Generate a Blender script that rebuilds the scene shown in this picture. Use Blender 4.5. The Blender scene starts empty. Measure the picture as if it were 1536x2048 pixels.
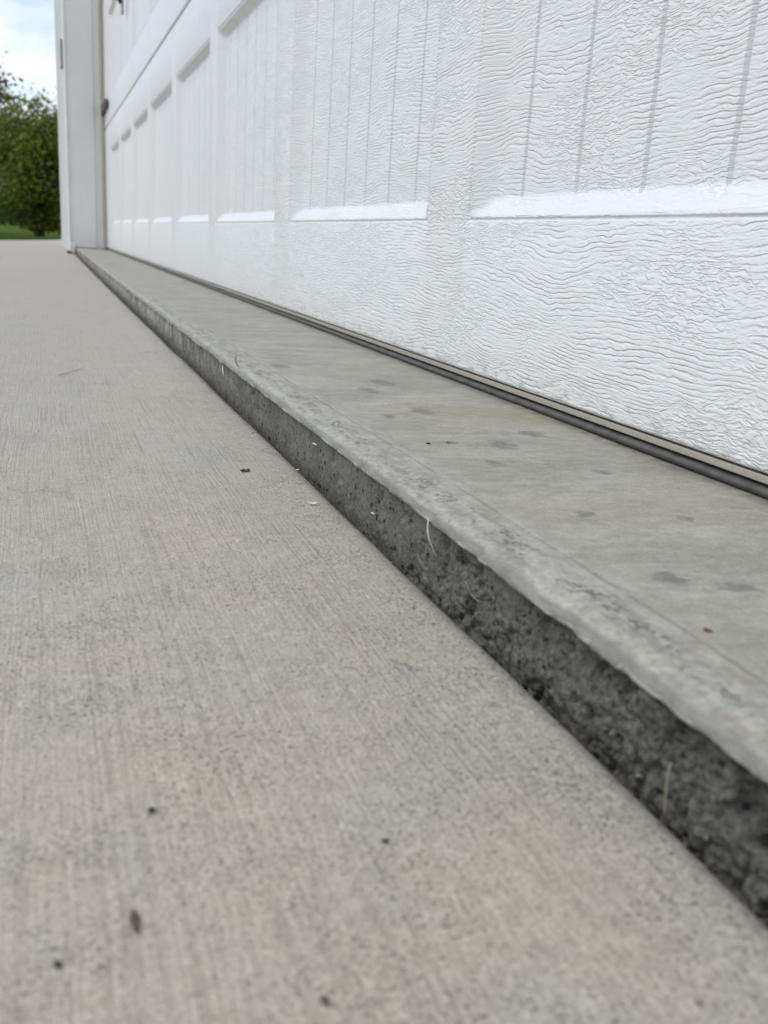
import bpy, bmesh, math, random
import numpy as np
from mathutils import Matrix, Vector

# ------------------------------------------------------------------ camera, world, sun, exposure
scn = bpy.context.scene
col = scn.collection
CAM_H = 0.126
cam_d = bpy.data.cameras.new('camera')
cam = bpy.data.objects.new('camera', cam_d)
col.objects.link(cam)
R = np.array([[0.94253008, -0.03534488, 0.33224659],
              [-0.32871469, -0.2762551, 0.90312223],
              [0.05986407, -0.9604342, -0.27199712]])
cam.matrix_world = Matrix(((R[0, 0], -R[0, 1], -R[0, 2], 0.0),
                           (R[1, 0], -R[1, 1], -R[1, 2], 0.0),
                           (R[2, 0], -R[2, 1], -R[2, 2], CAM_H),
                           (0, 0, 0, 1)))
cam_d.sensor_fit = 'VERTICAL'
cam_d.sensor_height = 36.0
cam_d.sensor_width = 27.0
cam_d.lens = 1876.5 / 2048 * 36.0
cam_d.clip_start = 0.01
cam_d.clip_end = 3000
cam_d.dof.use_dof = True
cam_d.dof.focus_distance = 0.55
cam_d.dof.aperture_fstop = 17.0
scn.camera = cam

SUN_EL, SUN_AZ = 56.0, -74.0      # azimuth measured from +Y towards +X
world = bpy.data.worlds.new('World')
scn.world = world
world.use_nodes = True
wn = world.node_tree
wn.nodes.clear()
w_out = wn.nodes.new('ShaderNodeOutputWorld')
w_bg = wn.nodes.new('ShaderNodeBackground')
w_sky = wn.nodes.new('ShaderNodeTexSky')
w_sky.sky_type = 'NISHITA'
w_sky.sun_disc = False
w_sky.sun_elevation = math.radians(SUN_EL)
w_sky.sun_rotation = math.radians(SUN_AZ)
w_sky.dust_density = 0.6
w_tc = wn.nodes.new('ShaderNodeTexCoord')
w_map = wn.nodes.new('ShaderNodeMapping')
w_map.inputs['Scale'].default_value = (2.2, 2.2, 5.0)
w_map.inputs['Location'].default_value = (0.8, 1.9, 0.42)
w_noise = wn.nodes.new('ShaderNodeTexNoise')
w_noise.inputs['Scale'].default_value = 2.3
w_noise.inputs['Detail'].default_value = 7
w_noise.inputs['Roughness'].default_value = 0.55
w_ramp = wn.nodes.new('ShaderNodeMapRange')
w_ramp.interpolation_type = 'SMOOTHSTEP'
w_ramp.inputs['From Min'].default_value = 0.36
w_ramp.inputs['From Max'].default_value = 0.62
w_ramp.inputs['To Min'].default_value = 0.15
w_ramp.inputs['To Max'].default_value = 1.0
w_mix = wn.nodes.new('ShaderNodeMix')
w_mix.data_type = 'RGBA'
w_mix.inputs['B'].default_value = (8.5, 8.65, 8.85, 1)     # cloud, in the sky's own physical units
wn.links.new(w_tc.outputs['Generated'], w_map.inputs['Vector'])
wn.links.new(w_map.outputs['Vector'], w_noise.inputs['Vector'])
wn.links.new(w_noise.outputs['Fac'], w_ramp.inputs['Value'])
wn.links.new(w_ramp.outputs['Result'], w_mix.inputs['Factor'])
w_gain = wn.nodes.new('ShaderNodeVectorMath')
w_gain.operation = 'SCALE'
w_gain.inputs['Scale'].default_value = 1.3
wn.links.new(w_sky.outputs['Color'], w_gain.inputs[0])
wn.links.new(w_gain.outputs[0], w_mix.inputs['A'])
wn.links.new(w_mix.outputs['Result'], w_bg.inputs['Color'])
w_bg.inputs['Strength'].default_value = 0.1
wn.links.new(w_bg.outputs['Background'], w_out.inputs['Surface'])

sun_d = bpy.data.lights.new('sun', 'SUN')
sun_d.energy = 1.5
sun_d.angle = math.radians(40)
sun_d.color = (1.0, 0.985, 0.955)
sun = bpy.data.objects.new('sun', sun_d)
col.objects.link(sun)
sd = Vector((math.sin(math.radians(SUN_AZ)) * math.cos(math.radians(SUN_EL)),
             math.cos(math.radians(SUN_AZ)) * math.cos(math.radians(SUN_EL)),
             math.sin(math.radians(SUN_EL))))
sun.rotation_euler = (-sd).to_track_quat('-Z', 'Y').to_euler()
sun.location = sd * 50

scn.view_settings.view_transform = 'Standard'
scn.view_settings.look = 'None'
scn.view_settings.exposure = 0.36
scn.view_settings.gamma = 1.0
scn.render.engine = 'CYCLES'
scn.cycles.max_bounces = 6
scn.cycles.use_denoising = True
scn.cycles.denoiser = 'OPENIMAGEDENOISE'
scn.cycles.denoising_input_passes = 'RGB_ALBEDO_NORMAL'
scn.cycles.denoising_prefilter = 'ACCURATE'
scn.cycles.use_adaptive_sampling = False

rng = np.random.default_rng(7)
random.seed(7)


# ------------------------------------------------------------------ numpy noise
_perm = np.random.default_rng(3).permutation(4096).astype(np.int64)


def _hash(ix, iy, iz):
    return _perm[(_perm[(_perm[ix & 4095] + iy) & 4095] + iz) & 4095] / 4095.0


def vnoise(x, y, z):
    """smooth value noise in 0..1"""
    xi, yi, zi = np.floor(x).astype(np.int64), np.floor(y).astype(np.int64), np.floor(z).astype(np.int64)
    fx, fy, fz = x - xi, y - yi, z - zi
    fx, fy, fz = [t * t * t * (t * (t * 6 - 15) + 10) for t in (fx, fy, fz)]
    r = 0
    for dx in (0, 1):
        for dy in (0, 1):
            for dz in (0, 1):
                w = (fx if dx else 1 - fx) * (fy if dy else 1 - fy) * (fz if dz else 1 - fz)
                r = r + w * _hash(xi + dx, yi + dy, zi + dz)
    return r


def fbm(x, y, z, octaves=4, gain=0.5):
    a, s, t = 1.0, 0, 0
    for o in range(octaves):
        s = s + a * vnoise(x * 2 ** o + 17.3 * o, y * 2 ** o + 5.1 * o, z * 2 ** o + 9.7 * o)
        t += a
        a *= gain
    return s / t


# ------------------------------------------------------------------ mesh helpers
def link_mesh(name, verts, faces, mat, parent=None, smooth=True):
    me = bpy.data.meshes.new(name)
    me.from_pydata([tuple(v) for v in verts], [], [tuple(f) for f in faces])
    me.update()
    if smooth:
        me.polygons.foreach_set('use_smooth', [True] * len(me.polygons))
    if mat:
        me.materials.append(mat)
    o = bpy.data.objects.new(name, me)
    col.objects.link(o)
    if parent:
        o.parent = parent
        if parent.parent is None:
            o.matrix_parent_inverse = Matrix.Translation(-parent.location)
    return o


def grid_obj(name, P, mat, parent=None, smooth=True):
    """P: (n, m, 3) array of points -> one sheet"""
    n, m = P.shape[:2]
    me = bpy.data.meshes.new(name)
    idx = np.arange(n * m).reshape(n, m)
    q = np.stack([idx[:-1, :-1], idx[1:, :-1], idx[1:, 1:], idx[:-1, 1:]], -1).reshape(-1, 4)
    me.vertices.add(n * m)
    me.vertices.foreach_set('co', P.reshape(-1).astype(np.float32))
    me.loops.add(q.size)
    me.loops.foreach_set('vertex_index', q.reshape(-1).astype(np.int32))
    me.polygons.add(len(q))
    me.polygons.foreach_set('loop_start', np.arange(0, q.size, 4, dtype=np.int32))
    me.polygons.foreach_set('use_smooth', np.full(len(q), smooth))
    me.update(calc_edges=True)
    me.validate()
    me.materials.append(mat)
    o = bpy.data.objects.new(name, me)
    col.objects.link(o)
    if parent:
        o.parent = parent
    return o


def box_vf(x0, x1, y0, y1, z0, z1, bev=0.0):
    bm = bmesh.new()
    bmesh.ops.create_cube(bm, size=1.0)
    for v in bm.verts:
        v.co = Vector(((x0 + x1) / 2 + v.co.x * (x1 - x0), (y0 + y1) / 2 + v.co.y * (y1 - y0), (z0 + z1) / 2 + v.co.z * (z1 - z0)))
    if bev:
        bmesh.ops.bevel(bm, geom=bm.edges[:], offset=bev, segments=2, affect='EDGES', profile=0.5)
    return bm


def bm_obj(name, bm, mat, parent=None, smooth=False):
    me = bpy.data.meshes.new(name)
    bmesh.ops.recalc_face_normals(bm, faces=bm.faces[:])
    bm.to_mesh(me)
    bm.free()
    if smooth:
        me.polygons.foreach_set('use_smooth', [True] * len(me.polygons))
    me.materials.append(mat)
    o = bpy.data.objects.new(name, me)
    col.objects.link(o)
    if parent:
        o.parent = parent
    return o


def box(name, x0, x1, y0, y1, z0, z1, mat, parent=None, bev=0.0):
    return bm_obj(name, box_vf(x0, x1, y0, y1, z0, z1, bev), mat, parent)


def empty(name, label=None, cat=None, group=None, loc=(0, 0, 0)):
    o = bpy.data.objects.new(name, None)
    o.empty_display_size = 0.05
    o.location = loc
    col.objects.link(o)
    tag(o, label, cat, group)
    return o


def tag(o, label=None, cat=None, group=None, kind=None):
    if label:
        o['label'] = label
    if cat:
        o['category'] = cat
    if group:
        o['group'] = group
    if kind:
        o['kind'] = kind
    return o


# ------------------------------------------------------------------ node helper
class NT:
    def __init__(self, name):
        self.m = bpy.data.materials.new(name)
        self.m.use_nodes = True
        self.t = self.m.node_tree
        self.t.nodes.clear()
        self.out = self.t.nodes.new('ShaderNodeOutputMaterial')
        self.b = self.t.nodes.new('ShaderNodeBsdfPrincipled')
        self.t.links.new(self.b.outputs[0], self.out.inputs['Surface'])
        self.tc = self.t.nodes.new('ShaderNodeTexCoord')
        self.obj = self.tc.outputs['Object']

    def link(self, a, b):
        if isinstance(a, (int, float)):
            b.default_value = a
        elif isinstance(a, tuple):
            b.default_value = a if len(a) != 3 or b.type == 'VECTOR' else (*a, 1)
        else:
            self.t.links.new(a, b)

    def set(self, **k):
        for n, v in k.items():
            self.link(v, self.b.inputs[n.replace('_', ' ')])

    def math(self, op, a, b=None, c=None, clamp=False):
        n = self.t.nodes.new('ShaderNodeMath')
        n.operation = op
        n.use_clamp = clamp
        self.link(a, n.inputs[0])
        if b is not None:
            self.link(b, n.inputs[1])
        if c is not None:
            self.link(c, n.inputs[2])
        return n.outputs[0]

    def scale(self, v, s, loc=(0, 0, 0)):
        n = self.t.nodes.new('ShaderNodeMapping')
        self.link(v, n.inputs['Vector'])
        n.inputs['Scale'].default_value = s
        n.inputs['Location'].default_value = loc
        return n.outputs[0]

    def noise(self, v, scale=1.0, detail=2.0, rough=0.5, dist=0.0, colour=False):
        n = self.t.nodes.new('ShaderNodeTexNoise')
        self.link(v, n.inputs['Vector'])
        n.inputs['Scale'].default_value = scale
        n.inputs['Detail'].default_value = detail
        n.inputs['Roughness'].default_value = rough
        n.inputs['Distortion'].default_value = dist
        return n.outputs['Color' if colour else 'Fac']

    def voronoi(self, v, scale=1.0, feature='F1', rnd=1.0):
        n = self.t.nodes.new('ShaderNodeTexVoronoi')
        self.link(v, n.inputs['Vector'])
        n.feature = feature
        n.inputs['Scale'].default_value = scale
        n.inputs['Randomness'].default_value = rnd
        return n

    def ramp(self, v, a, b, c=0.0, d=1.0, smooth=True):
        n = self.t.nodes.new('ShaderNodeMapRange')
        n.interpolation_type = 'SMOOTHSTEP' if smooth else 'LINEAR'
        self.link(v, n.inputs['Value'])
        for k, x in zip(('From Min', 'From Max', 'To Min', 'To Max'), (a, b, c, d)):
            self.link(x, n.inputs[k])
        return n.outputs['Result']

    def mix(self, f, a, b, mode='MIX'):
        n = self.t.nodes.new('ShaderNodeMix')
        n.data_type = 'RGBA'
        n.blend_type = mode
        self.link(f, n.inputs['Factor'])
        self.link(a, n.inputs['A'])
        self.link(b, n.inputs['B'])
        return n.outputs['Result']

    def sep(self, v):
        n = self.t.nodes.new('ShaderNodeSeparateXYZ')
        self.link(v, n.inputs[0])
        return n.outputs

    def comb(self, x, y, z):
        n = self.t.nodes.new('ShaderNodeCombineXYZ')
        for a, b in zip((x, y, z), n.inputs):
            self.link(a, b)
        return n.outputs[0]

    def vadd(self, a, b, op='ADD'):
        n = self.t.nodes.new('ShaderNodeVectorMath')
        n.operation = op
        self.link(a, n.inputs[0])
        self.link(b, n.inputs[1])
        return n.outputs[0]

    def vscale(self, a, s):
        n = self.t.nodes.new('ShaderNodeVectorMath')
        n.operation = 'SCALE'
        self.link(a, n.inputs[0])
        self.link(s, n.inputs['Scale'])
        return n.outputs[0]

    def bump(self, h, dist, strength=1.0, normal=None):
        n = self.t.nodes.new('ShaderNodeBump')
        self.link(h, n.inputs['Height'])
        n.inputs['Distance'].default_value = dist
        n.inputs['Strength'].default_value = strength
        if normal is not None:
            self.link(normal, n.inputs['Normal'])
        return n.outputs[0]

    def spots(self, v, cell, rmin, rmax, keep, soft=0.6):
        """scattered round marks: cell size in metres, radius range in cells, share of cells kept"""
        vo = self.voronoi(v, 1.0 / cell)
        c = self.sep(vo.outputs['Color'])
        r = self.ramp(c[0], 0, 1, rmin, rmax, smooth=False)
        d = self.math('DIVIDE', vo.outputs['Distance'], r)
        m = self.ramp(d, soft, 1.0, 1.0, 0.0)
        k = self.math('LESS_THAN', c[1], keep)
        return self.math('MULTIPLY', m, k)


def mul(t, *a):
    r = a[0]
    for x in a[1:]:
        r = t.math('MULTIPLY', r, x)
    return r


def simple(name, colour, rough=0.6, metal=0.0, spec=0.5, var=0.0, vscale=60.0, bump=0.0):
    t = NT(name)
    c = (*colour, 1)
    if var:
        n = t.noise(t.obj, vscale, 4, 0.6)
        dark = tuple(x * (1 - var) for x in colour)
        lite = tuple(min(1, x * (1 + var)) for x in colour)
        c = t.mix(t.ramp(n, 0.3, 0.7), (*dark, 1), (*lite, 1))
        if bump:
            t.set(Normal=t.bump(n, bump))
    t.set(Base_Color=c, Roughness=rough, Metallic=metal, Specular_IOR_Level=spec)
    return t.m


# ------------------------------------------------------------------ materials
def mat_driveway():
    t = NT('broomed_concrete')
    p = t.obj
    x, y, z = t.sep(p)
    wob = t.noise(p, 9.0, 3, 0.5)
    # tooled smooth band along the edge, broomed further in
    band = t.ramp(t.math('ADD', x, t.math('MULTIPLY', t.math('SUBTRACT', wob, 0.5), 0.05)), 0.085, 0.135)
    base = t.mix(t.ramp(t.noise(p, 7.0, 4, 0.6), 0.35, 0.66), (0.385, 0.365, 0.330, 1), (0.410, 0.372, 0.328, 1))
    base = t.mix(mul(t, t.ramp(t.noise(t.scale(p, (1, 1, 1), (3.1, 1.7, 0)), 14.0, 5, 0.62), 0.5, 0.68), 0.6), base, (0.36, 0.362, 0.345, 1))
    base = t.mix(mul(t, band, 0.75), base, (0.425, 0.42, 0.395, 1))
    base = t.mix(mul(t, t.ramp(t.noise(t.scale(p, (1, 1, 1), (8.1, 5.7, 0)), 26.0, 4, 0.6), 0.56, 0.74), 0.45), base, (0.36, 0.295, 0.245, 1))
    # far damp bands across the drive
    base = t.mix(mul(t, t.ramp(y, 1.2, 3.0), t.ramp(t.noise(t.scale(p, (0.5, 1.6, 1)), 1.0, 3, 0.6), 0.46, 0.62), 0.35), base, (0.29, 0.285, 0.235, 1))
    base = t.mix(mul(t, t.ramp(y, 1.2, 3.0), 0.35), base, (0.43, 0.37, 0.33, 1))
    # grain
    g = t.noise(p, 1100.0, 3, 0.75)
    base = t.mix(t.ramp(g, 0.3, 0.7, 0.0, 1.0), t.mix(1.0, base, (0.66, 0.65, 0.64, 1), 'MULTIPLY'), t.mix(1.0, base, (1.24, 1.24, 1.24, 1), 'MULTIPLY'))
    mot = t.noise(p, 170.0, 5, 0.7)
    base = t.mix(t.ramp(mot, 0.34, 0.66), t.mix(1.0, base, (0.90, 0.90, 0.895, 1), 'MULTIPLY'), t.mix(1.0, base, (1.08, 1.08, 1.08, 1), 'MULTIPLY'))
    clus = t.ramp(t.noise(p, 26.0, 5, 0.68), 0.36, 0.64)
    pn = t.noise(t.vadd(p, (0.3, 0.2, 0.0)), 900.0, 3, 0.68)
    thr = t.math('MULTIPLY_ADD', clus, 0.052, 0.378)
    pit = t.ramp(pn, thr, t.math('SUBTRACT', thr, 0.055), 0.0, 1.0)
    pit = t.math('MULTIPLY', pit, t.ramp(band, 0, 1, 1.0, 0.75))
    big = t.spots(t.vadd(p, t.vscale(t.noise(p, 900.0, 3, 0.7, colour=True), 0.0035)), 0.0100, 0.03, 0.08, 0.30, soft=0.3)
    base = t.mix(mul(t, pit, 0.85), base, (0.115, 0.105, 0.09, 1))
    base = t.mix(mul(t, big, 0.8), base, (0.085, 0.078, 0.068, 1))
    lite = t.spots(p, 0.010, 0.03, 0.07, 0.10)
    base = t.mix(mul(t, lite, 0.5), base, (0.62, 0.60, 0.56, 1))
    # broom strokes run along the door
    sv = t.vadd(t.scale(p, (680, 9, 1)), t.vscale(t.noise(p, 14.0, 2, 0.5, colour=True), 2.4))
    st = t.noise(sv, 1.0, 2.5, 0.6)
    sw = t.math('SUBTRACT', 1.0, t.math('MULTIPLY', band, 0.72))
    sw = mul(t, sw, t.ramp(t.noise(p, 11.0, 3, 0.6), 0.36, 0.6, 0.6, 1.0))
    base = t.mix(mul(t, t.ramp(st, 0.46, 0.30), sw, 0.55), base, (0.22, 0.20, 0.175, 1))
    h = t.math('MULTIPLY_ADD', st, sw, mul(t, g, 0.35))
    h = t.math('MULTIPLY_ADD', t.noise(p, 260.0, 4, 0.65), 0.5, h)
    h = t.math('SUBTRACT', h, mul(t, pit, 0.8))
    h = t.math('SUBTRACT', h, mul(t, big, 1.4))
    base = t.mix(1.0, base, (0.985, 0.955, 0.89, 1), "MULTIPLY")
    t.set(Base_Color=base, Roughness=0.38, Specular_IOR_Level=0.58, Normal=t.bump(h, 0.00085))
    return t.m


STAINS = [(0.2276, 0.4396, 0.0085, 0.013), (0.2007, 0.3989, 0.006, 0.009), (0.1584, 0.3688, 0.004, 0.006),
          (0.2600, 0.4700, 0.009, 0.010), (0.2110, 0.6200, 0.010, 0.016), (0.175, 0.74, 0.009, 0.016), (0.235, 0.66, 0.010, 0.02),
          (0.188, 0.238, 0.006, 0.007), (0.155, 0.232, 0.004, 0.006), (0.205, 0.226, 0.008, 0.006), (0.24, 0.30, 0.005, 0.006),
          (0.22, 0.54, 0.008, 0.014), (0.19, 0.52, 0.005, 0.009), (0.25, 0.38, 0.006, 0.007), (0.20, 0.31, 0.005, 0.006)]


def mat_slab():
    t = NT('trowelled_concrete')
    p = t.obj
    x, y, z = t.sep(p)
    warp = t.vscale(t.vadd(t.noise(t.scale(p, (0.6, 1.2, 1)), 120.0, 4, 0.7, colour=True), (-0.5, -0.5, -0.5)), 0.019)
    pw = t.vadd(p, warp)
    xw, yw, zw = t.sep(pw)
    base = t.mix(t.ramp(t.noise(t.scale(p, (7, 11, 1)), 2.0, 6, 0.66), 0.36, 0.66), (0.248, 0.242, 0.220, 1), (0.325, 0.318, 0.292, 1))
    base = t.mix(mul(t, t.ramp(t.noise(t.scale(p, (5, 11, 1), (4, 2, 0)), 1.0, 4, 0.6), 0.52, 0.70), 0.55), base, (0.315, 0.278, 0.238, 1))
    # yellowish wash across the slab
    ywash = t.math('MULTIPLY', t.ramp(t.math('ABSOLUTE', t.math('SUBTRACT', y, 0.53)), 0.0, 0.08, 1.0, 0.0), t.ramp(x, 0.18, 0.24))
    base = t.mix(mul(t, ywash, 0.55), base, (0.28, 0.25, 0.175, 1))
    # trowel streaks across, fine
    st = t.noise(t.vadd(t.scale(p, (95, 190, 1)), t.vscale(t.noise(p, 25.0, 2, 0.5, colour=True), 2.0)), 1.0, 5, 0.7)
    base = t.mix(t.ramp(st, 0.3, 0.7), t.mix(1.0, base, (0.84, 0.84, 0.84, 1), 'MULTIPLY'), t.mix(1.0, base, (1.10, 1.10, 1.10, 1), 'MULTIPLY'))
    fine = t.noise(p, 800.0, 3, 0.75)
    base = t.mix(t.ramp(fine, 0.3, 0.7), t.mix(1.0, base, (0.80, 0.80, 0.80, 1), 'MULTIPLY'), t.mix(1.0, base, (1.12, 1.12, 1.12, 1), 'MULTIPLY'))
    # old drip marks
    m = None
    for sx, sy, rx, ry in STAINS:
        dx = t.math('DIVIDE', t.math('SUBTRACT', xw, sx), rx)
        dy = t.math('DIVIDE', t.math('SUBTRACT', yw, sy), ry)
        d = t.math('ADD', t.math('MULTIPLY', dx, dx), t.math('MULTIPLY', dy, dy))
        k = t.ramp(d, 0.2, 1.1, 1.0, 0.0)
        m = k if m is None else t.math('MAXIMUM', m, k)
    m2 = mul(t, t.ramp(t.noise(t.scale(p, (28, 24, 1), (6, 3, 0)), 1.0, 5, 0.68), 0.60, 0.72), 0.5)
    m = t.math('MAXIMUM', m, m2)
    base = t.mix(mul(t, m, t.ramp(t.noise(p, 160.0, 5, 0.75), 0.34, 0.60, 0.35, 0.95)), base, (0.128, 0.128, 0.118, 1))
    dots = t.spots(p, 0.012, 0.03, 0.07, 0.22)
    base = t.mix(mul(t, dots, 0.6), base, (0.10, 0.097, 0.09, 1))
    # tooled margin near the edge: pale, smeared laitance
    mn = t.noise(t.vadd(t.scale(p, (190, 45, 90)), t.vscale(t.noise(p, 60.0, 3, 0.6, colour=True), 1.6)), 1.0, 6, 0.72)
    mg = t.ramp(t.math('ADD', x, t.math('MULTIPLY', t.math('SUBTRACT', t.noise(p, 30.0, 3, 0.6), 0.5), 0.022)), 0.152, 0.176, 1.0, 0.0)
    mcol = t.mix(t.ramp(mn, 0.36, 0.60), (0.200, 0.199, 0.186, 1), (0.345, 0.343, 0.325, 1))
    blot = t.noise(t.scale(p, (90, 40, 40), (3, 8, 1)), 1.0, 4, 0.6)
    mcol = t.mix(mul(t, t.ramp(blot, 0.55, 0.68), 0.7), mcol, (0.235, 0.215, 0.19, 1))
    mcol = t.mix(mul(t, t.ramp(t.noise(t.scale(p, (60, 22, 40), (1, 3, 9)), 1.0, 3, 0.6), 0.56, 0.66), 0.6), mcol, (0.325, 0.330, 0.336, 1))
    scuff = mul(t, t.ramp(t.noise(t.scale(p, (110, 70, 40), (7, 1, 2)), 1.0, 5, 0.7), 0.50, 0.64), t.ramp(y, 0.30, 0.16))
    mcol = t.mix(mul(t, scuff, 0.6), mcol, (0.20, 0.165, 0.135, 1))
    crust = t.noise(t.vadd(p, (0.2, 0.9, 0.4)), 330.0, 4, 0.72)
    mcol = t.mix(t.ramp(crust, 0.36, 0.64), t.mix(1.0, mcol, (0.80, 0.80, 0.79, 1), 'MULTIPLY'), t.mix(1.0, mcol, (1.17, 1.17, 1.16, 1), 'MULTIPLY'))
    gband = mul(t, t.ramp(x, 0.145, 0.149), t.ramp(x, 0.163, 0.155), t.ramp(t.noise(t.scale(p, (60, 45, 1), (2, 2, 2)), 1.0, 4, 0.7), 0.42, 0.60))
    gr = t.noise(t.vadd(p, (0.5, 0.3, 0.8)), 520.0, 3, 0.65)
    gth = t.math('MULTIPLY_ADD', gband, 0.20, 0.29)
    grit = t.ramp(gr, gth, t.math('SUBTRACT', gth, 0.05), 0.0, 1.0)
    mcol = t.mix(mul(t, grit, 0.75), mcol, (0.095, 0.088, 0.075, 1))
    base = t.mix(mul(t, mg, 0.78), base, mcol)
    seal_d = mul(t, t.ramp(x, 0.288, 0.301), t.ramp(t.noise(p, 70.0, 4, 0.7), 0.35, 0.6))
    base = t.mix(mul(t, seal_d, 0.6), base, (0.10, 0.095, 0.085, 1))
    # the tool's line
    ln = t.ramp(t.math('ABSOLUTE', t.math('SUBTRACT', x, t.math('MULTIPLY_ADD', t.math('SUBTRACT', t.noise(p, 12.0, 4, 0.7), 0.5), 0.003, 0.1642))), 0.0003, 0.0011, 1.0, 0.0)
    ln = mul(t, ln, t.ramp(t.noise(p, 60.0, 4, 0.7), 0.38, 0.56))
    base = t.mix(mul(t, ln, 0.5), base, (0.17, 0.16, 0.145, 1))
    # worn lip: darker grey paints in the shade of its rounded side
    lip = mul(t, t.ramp(z, 0.0271, 0.0259), t.ramp(z, 0.0205, 0.0225), t.ramp(x, 0.17, 0.155))
    base = t.mix(mul(t, lip, 0.85), base, t.mix(t.ramp(t.noise(t.scale(p, (300, 60, 300)), 1.0, 4, 0.7), 0.35, 0.65), (0.130, 0.131, 0.122, 1), (0.200, 0.200, 0.184, 1)))
    # ---- formed face below the lip: dark, damp, pitted
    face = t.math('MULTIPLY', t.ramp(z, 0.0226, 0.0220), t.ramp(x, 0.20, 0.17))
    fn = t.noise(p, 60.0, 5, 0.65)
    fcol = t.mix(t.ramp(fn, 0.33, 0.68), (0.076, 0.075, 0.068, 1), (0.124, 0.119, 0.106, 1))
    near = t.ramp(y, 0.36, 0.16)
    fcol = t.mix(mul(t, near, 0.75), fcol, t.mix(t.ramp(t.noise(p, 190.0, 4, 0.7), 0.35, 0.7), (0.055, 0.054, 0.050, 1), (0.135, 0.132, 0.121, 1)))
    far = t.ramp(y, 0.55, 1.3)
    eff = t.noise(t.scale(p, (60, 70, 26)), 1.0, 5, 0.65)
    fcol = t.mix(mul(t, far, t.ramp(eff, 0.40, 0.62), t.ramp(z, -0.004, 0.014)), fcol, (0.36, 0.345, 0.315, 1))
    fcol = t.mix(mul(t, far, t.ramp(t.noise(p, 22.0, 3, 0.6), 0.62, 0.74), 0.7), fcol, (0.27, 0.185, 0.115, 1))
    pvv = t.vadd(p, t.vscale(t.noise(p, 350.0, 2, 0.6, colour=True), 0.003))
    fp = t.spots(pvv, 0.0048, 0.10, 0.36, 0.55, soft=0.5)
    fp2 = t.spots(pvv, 0.0019, 0.16, 0.44, 0.50, soft=0.55)
    fpm = t.math('MAXIMUM', fp, mul(t, fp2, t.ramp(t.noise(p, 48.0, 4, 0.65), 0.42, 0.6, 0.1, 1.0)))
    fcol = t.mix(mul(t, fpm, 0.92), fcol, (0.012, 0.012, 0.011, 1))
    sand = t.spots(p, 0.0035, 0.10, 0.3, 0.13)
    fcol = t.mix(mul(t, sand, near, 0.5), fcol, (0.30, 0.29, 0.26, 1))
    sg = t.noise(p, 900.0, 3, 0.75)
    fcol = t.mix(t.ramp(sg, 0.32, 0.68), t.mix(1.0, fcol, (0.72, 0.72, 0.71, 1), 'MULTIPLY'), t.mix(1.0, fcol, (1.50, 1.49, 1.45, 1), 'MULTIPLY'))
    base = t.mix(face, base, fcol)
    arr = mul(t, t.ramp(z, 0.0245, 0.0238), t.ramp(z, 0.0218, 0.0223), t.ramp(x, 0.1425, 0.1412), t.ramp(t.noise(p, 70.0, 5, 0.75), 0.46, 0.58))
    base = t.mix(mul(t, arr, 0.8), base, (0.40, 0.395, 0.365, 1))
    h = t.math('MULTIPLY_ADD', t.noise(p, 240.0, 4, 0.65), 0.6, mul(t, fine, 0.3))
    h = t.math('SUBTRACT', h, mul(t, ln, 0.7))
    h = t.math('SUBTRACT', h, mul(t, grit, mg, 1.2))
    h = t.math('MULTIPLY_ADD', mul(t, mn, mg), 0.7, h)
    h = t.math('SUBTRACT', h, mul(t, fpm, face, 2.0))
    h = t.math('MULTIPLY_ADD', mul(t, t.noise(p, 420.0, 4, 0.7), face), t.ramp(near, 0, 1, 0.8, 2.6), h)
    fl = t.noise(t.vadd(t.scale(p, (1, 0.8, 1)), (0.7, 0.1, 0)), 420.0, 3, 0.65)
    flm = t.ramp(t.noise(p, 30.0, 4, 0.65), 0.42, 0.66)
    fth = t.math('MULTIPLY_ADD', flm, 0.075, 0.305)
    fleck = mul(t, t.ramp(fl, fth, t.math('SUBTRACT', fth, 0.05), 0.0, 1.0), t.math('SUBTRACT', 1.0, face))
    base = t.mix(mul(t, fleck, 0.6), base, (0.11, 0.105, 0.095, 1))
    base = t.mix(t.math('SUBTRACT', 1.0, face), base, t.mix(1.0, base, (1.04, 1.03, 0.965, 1), 'MULTIPLY'))
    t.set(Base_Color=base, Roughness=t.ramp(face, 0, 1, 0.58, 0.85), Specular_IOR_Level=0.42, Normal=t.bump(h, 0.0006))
    return t.m


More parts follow.
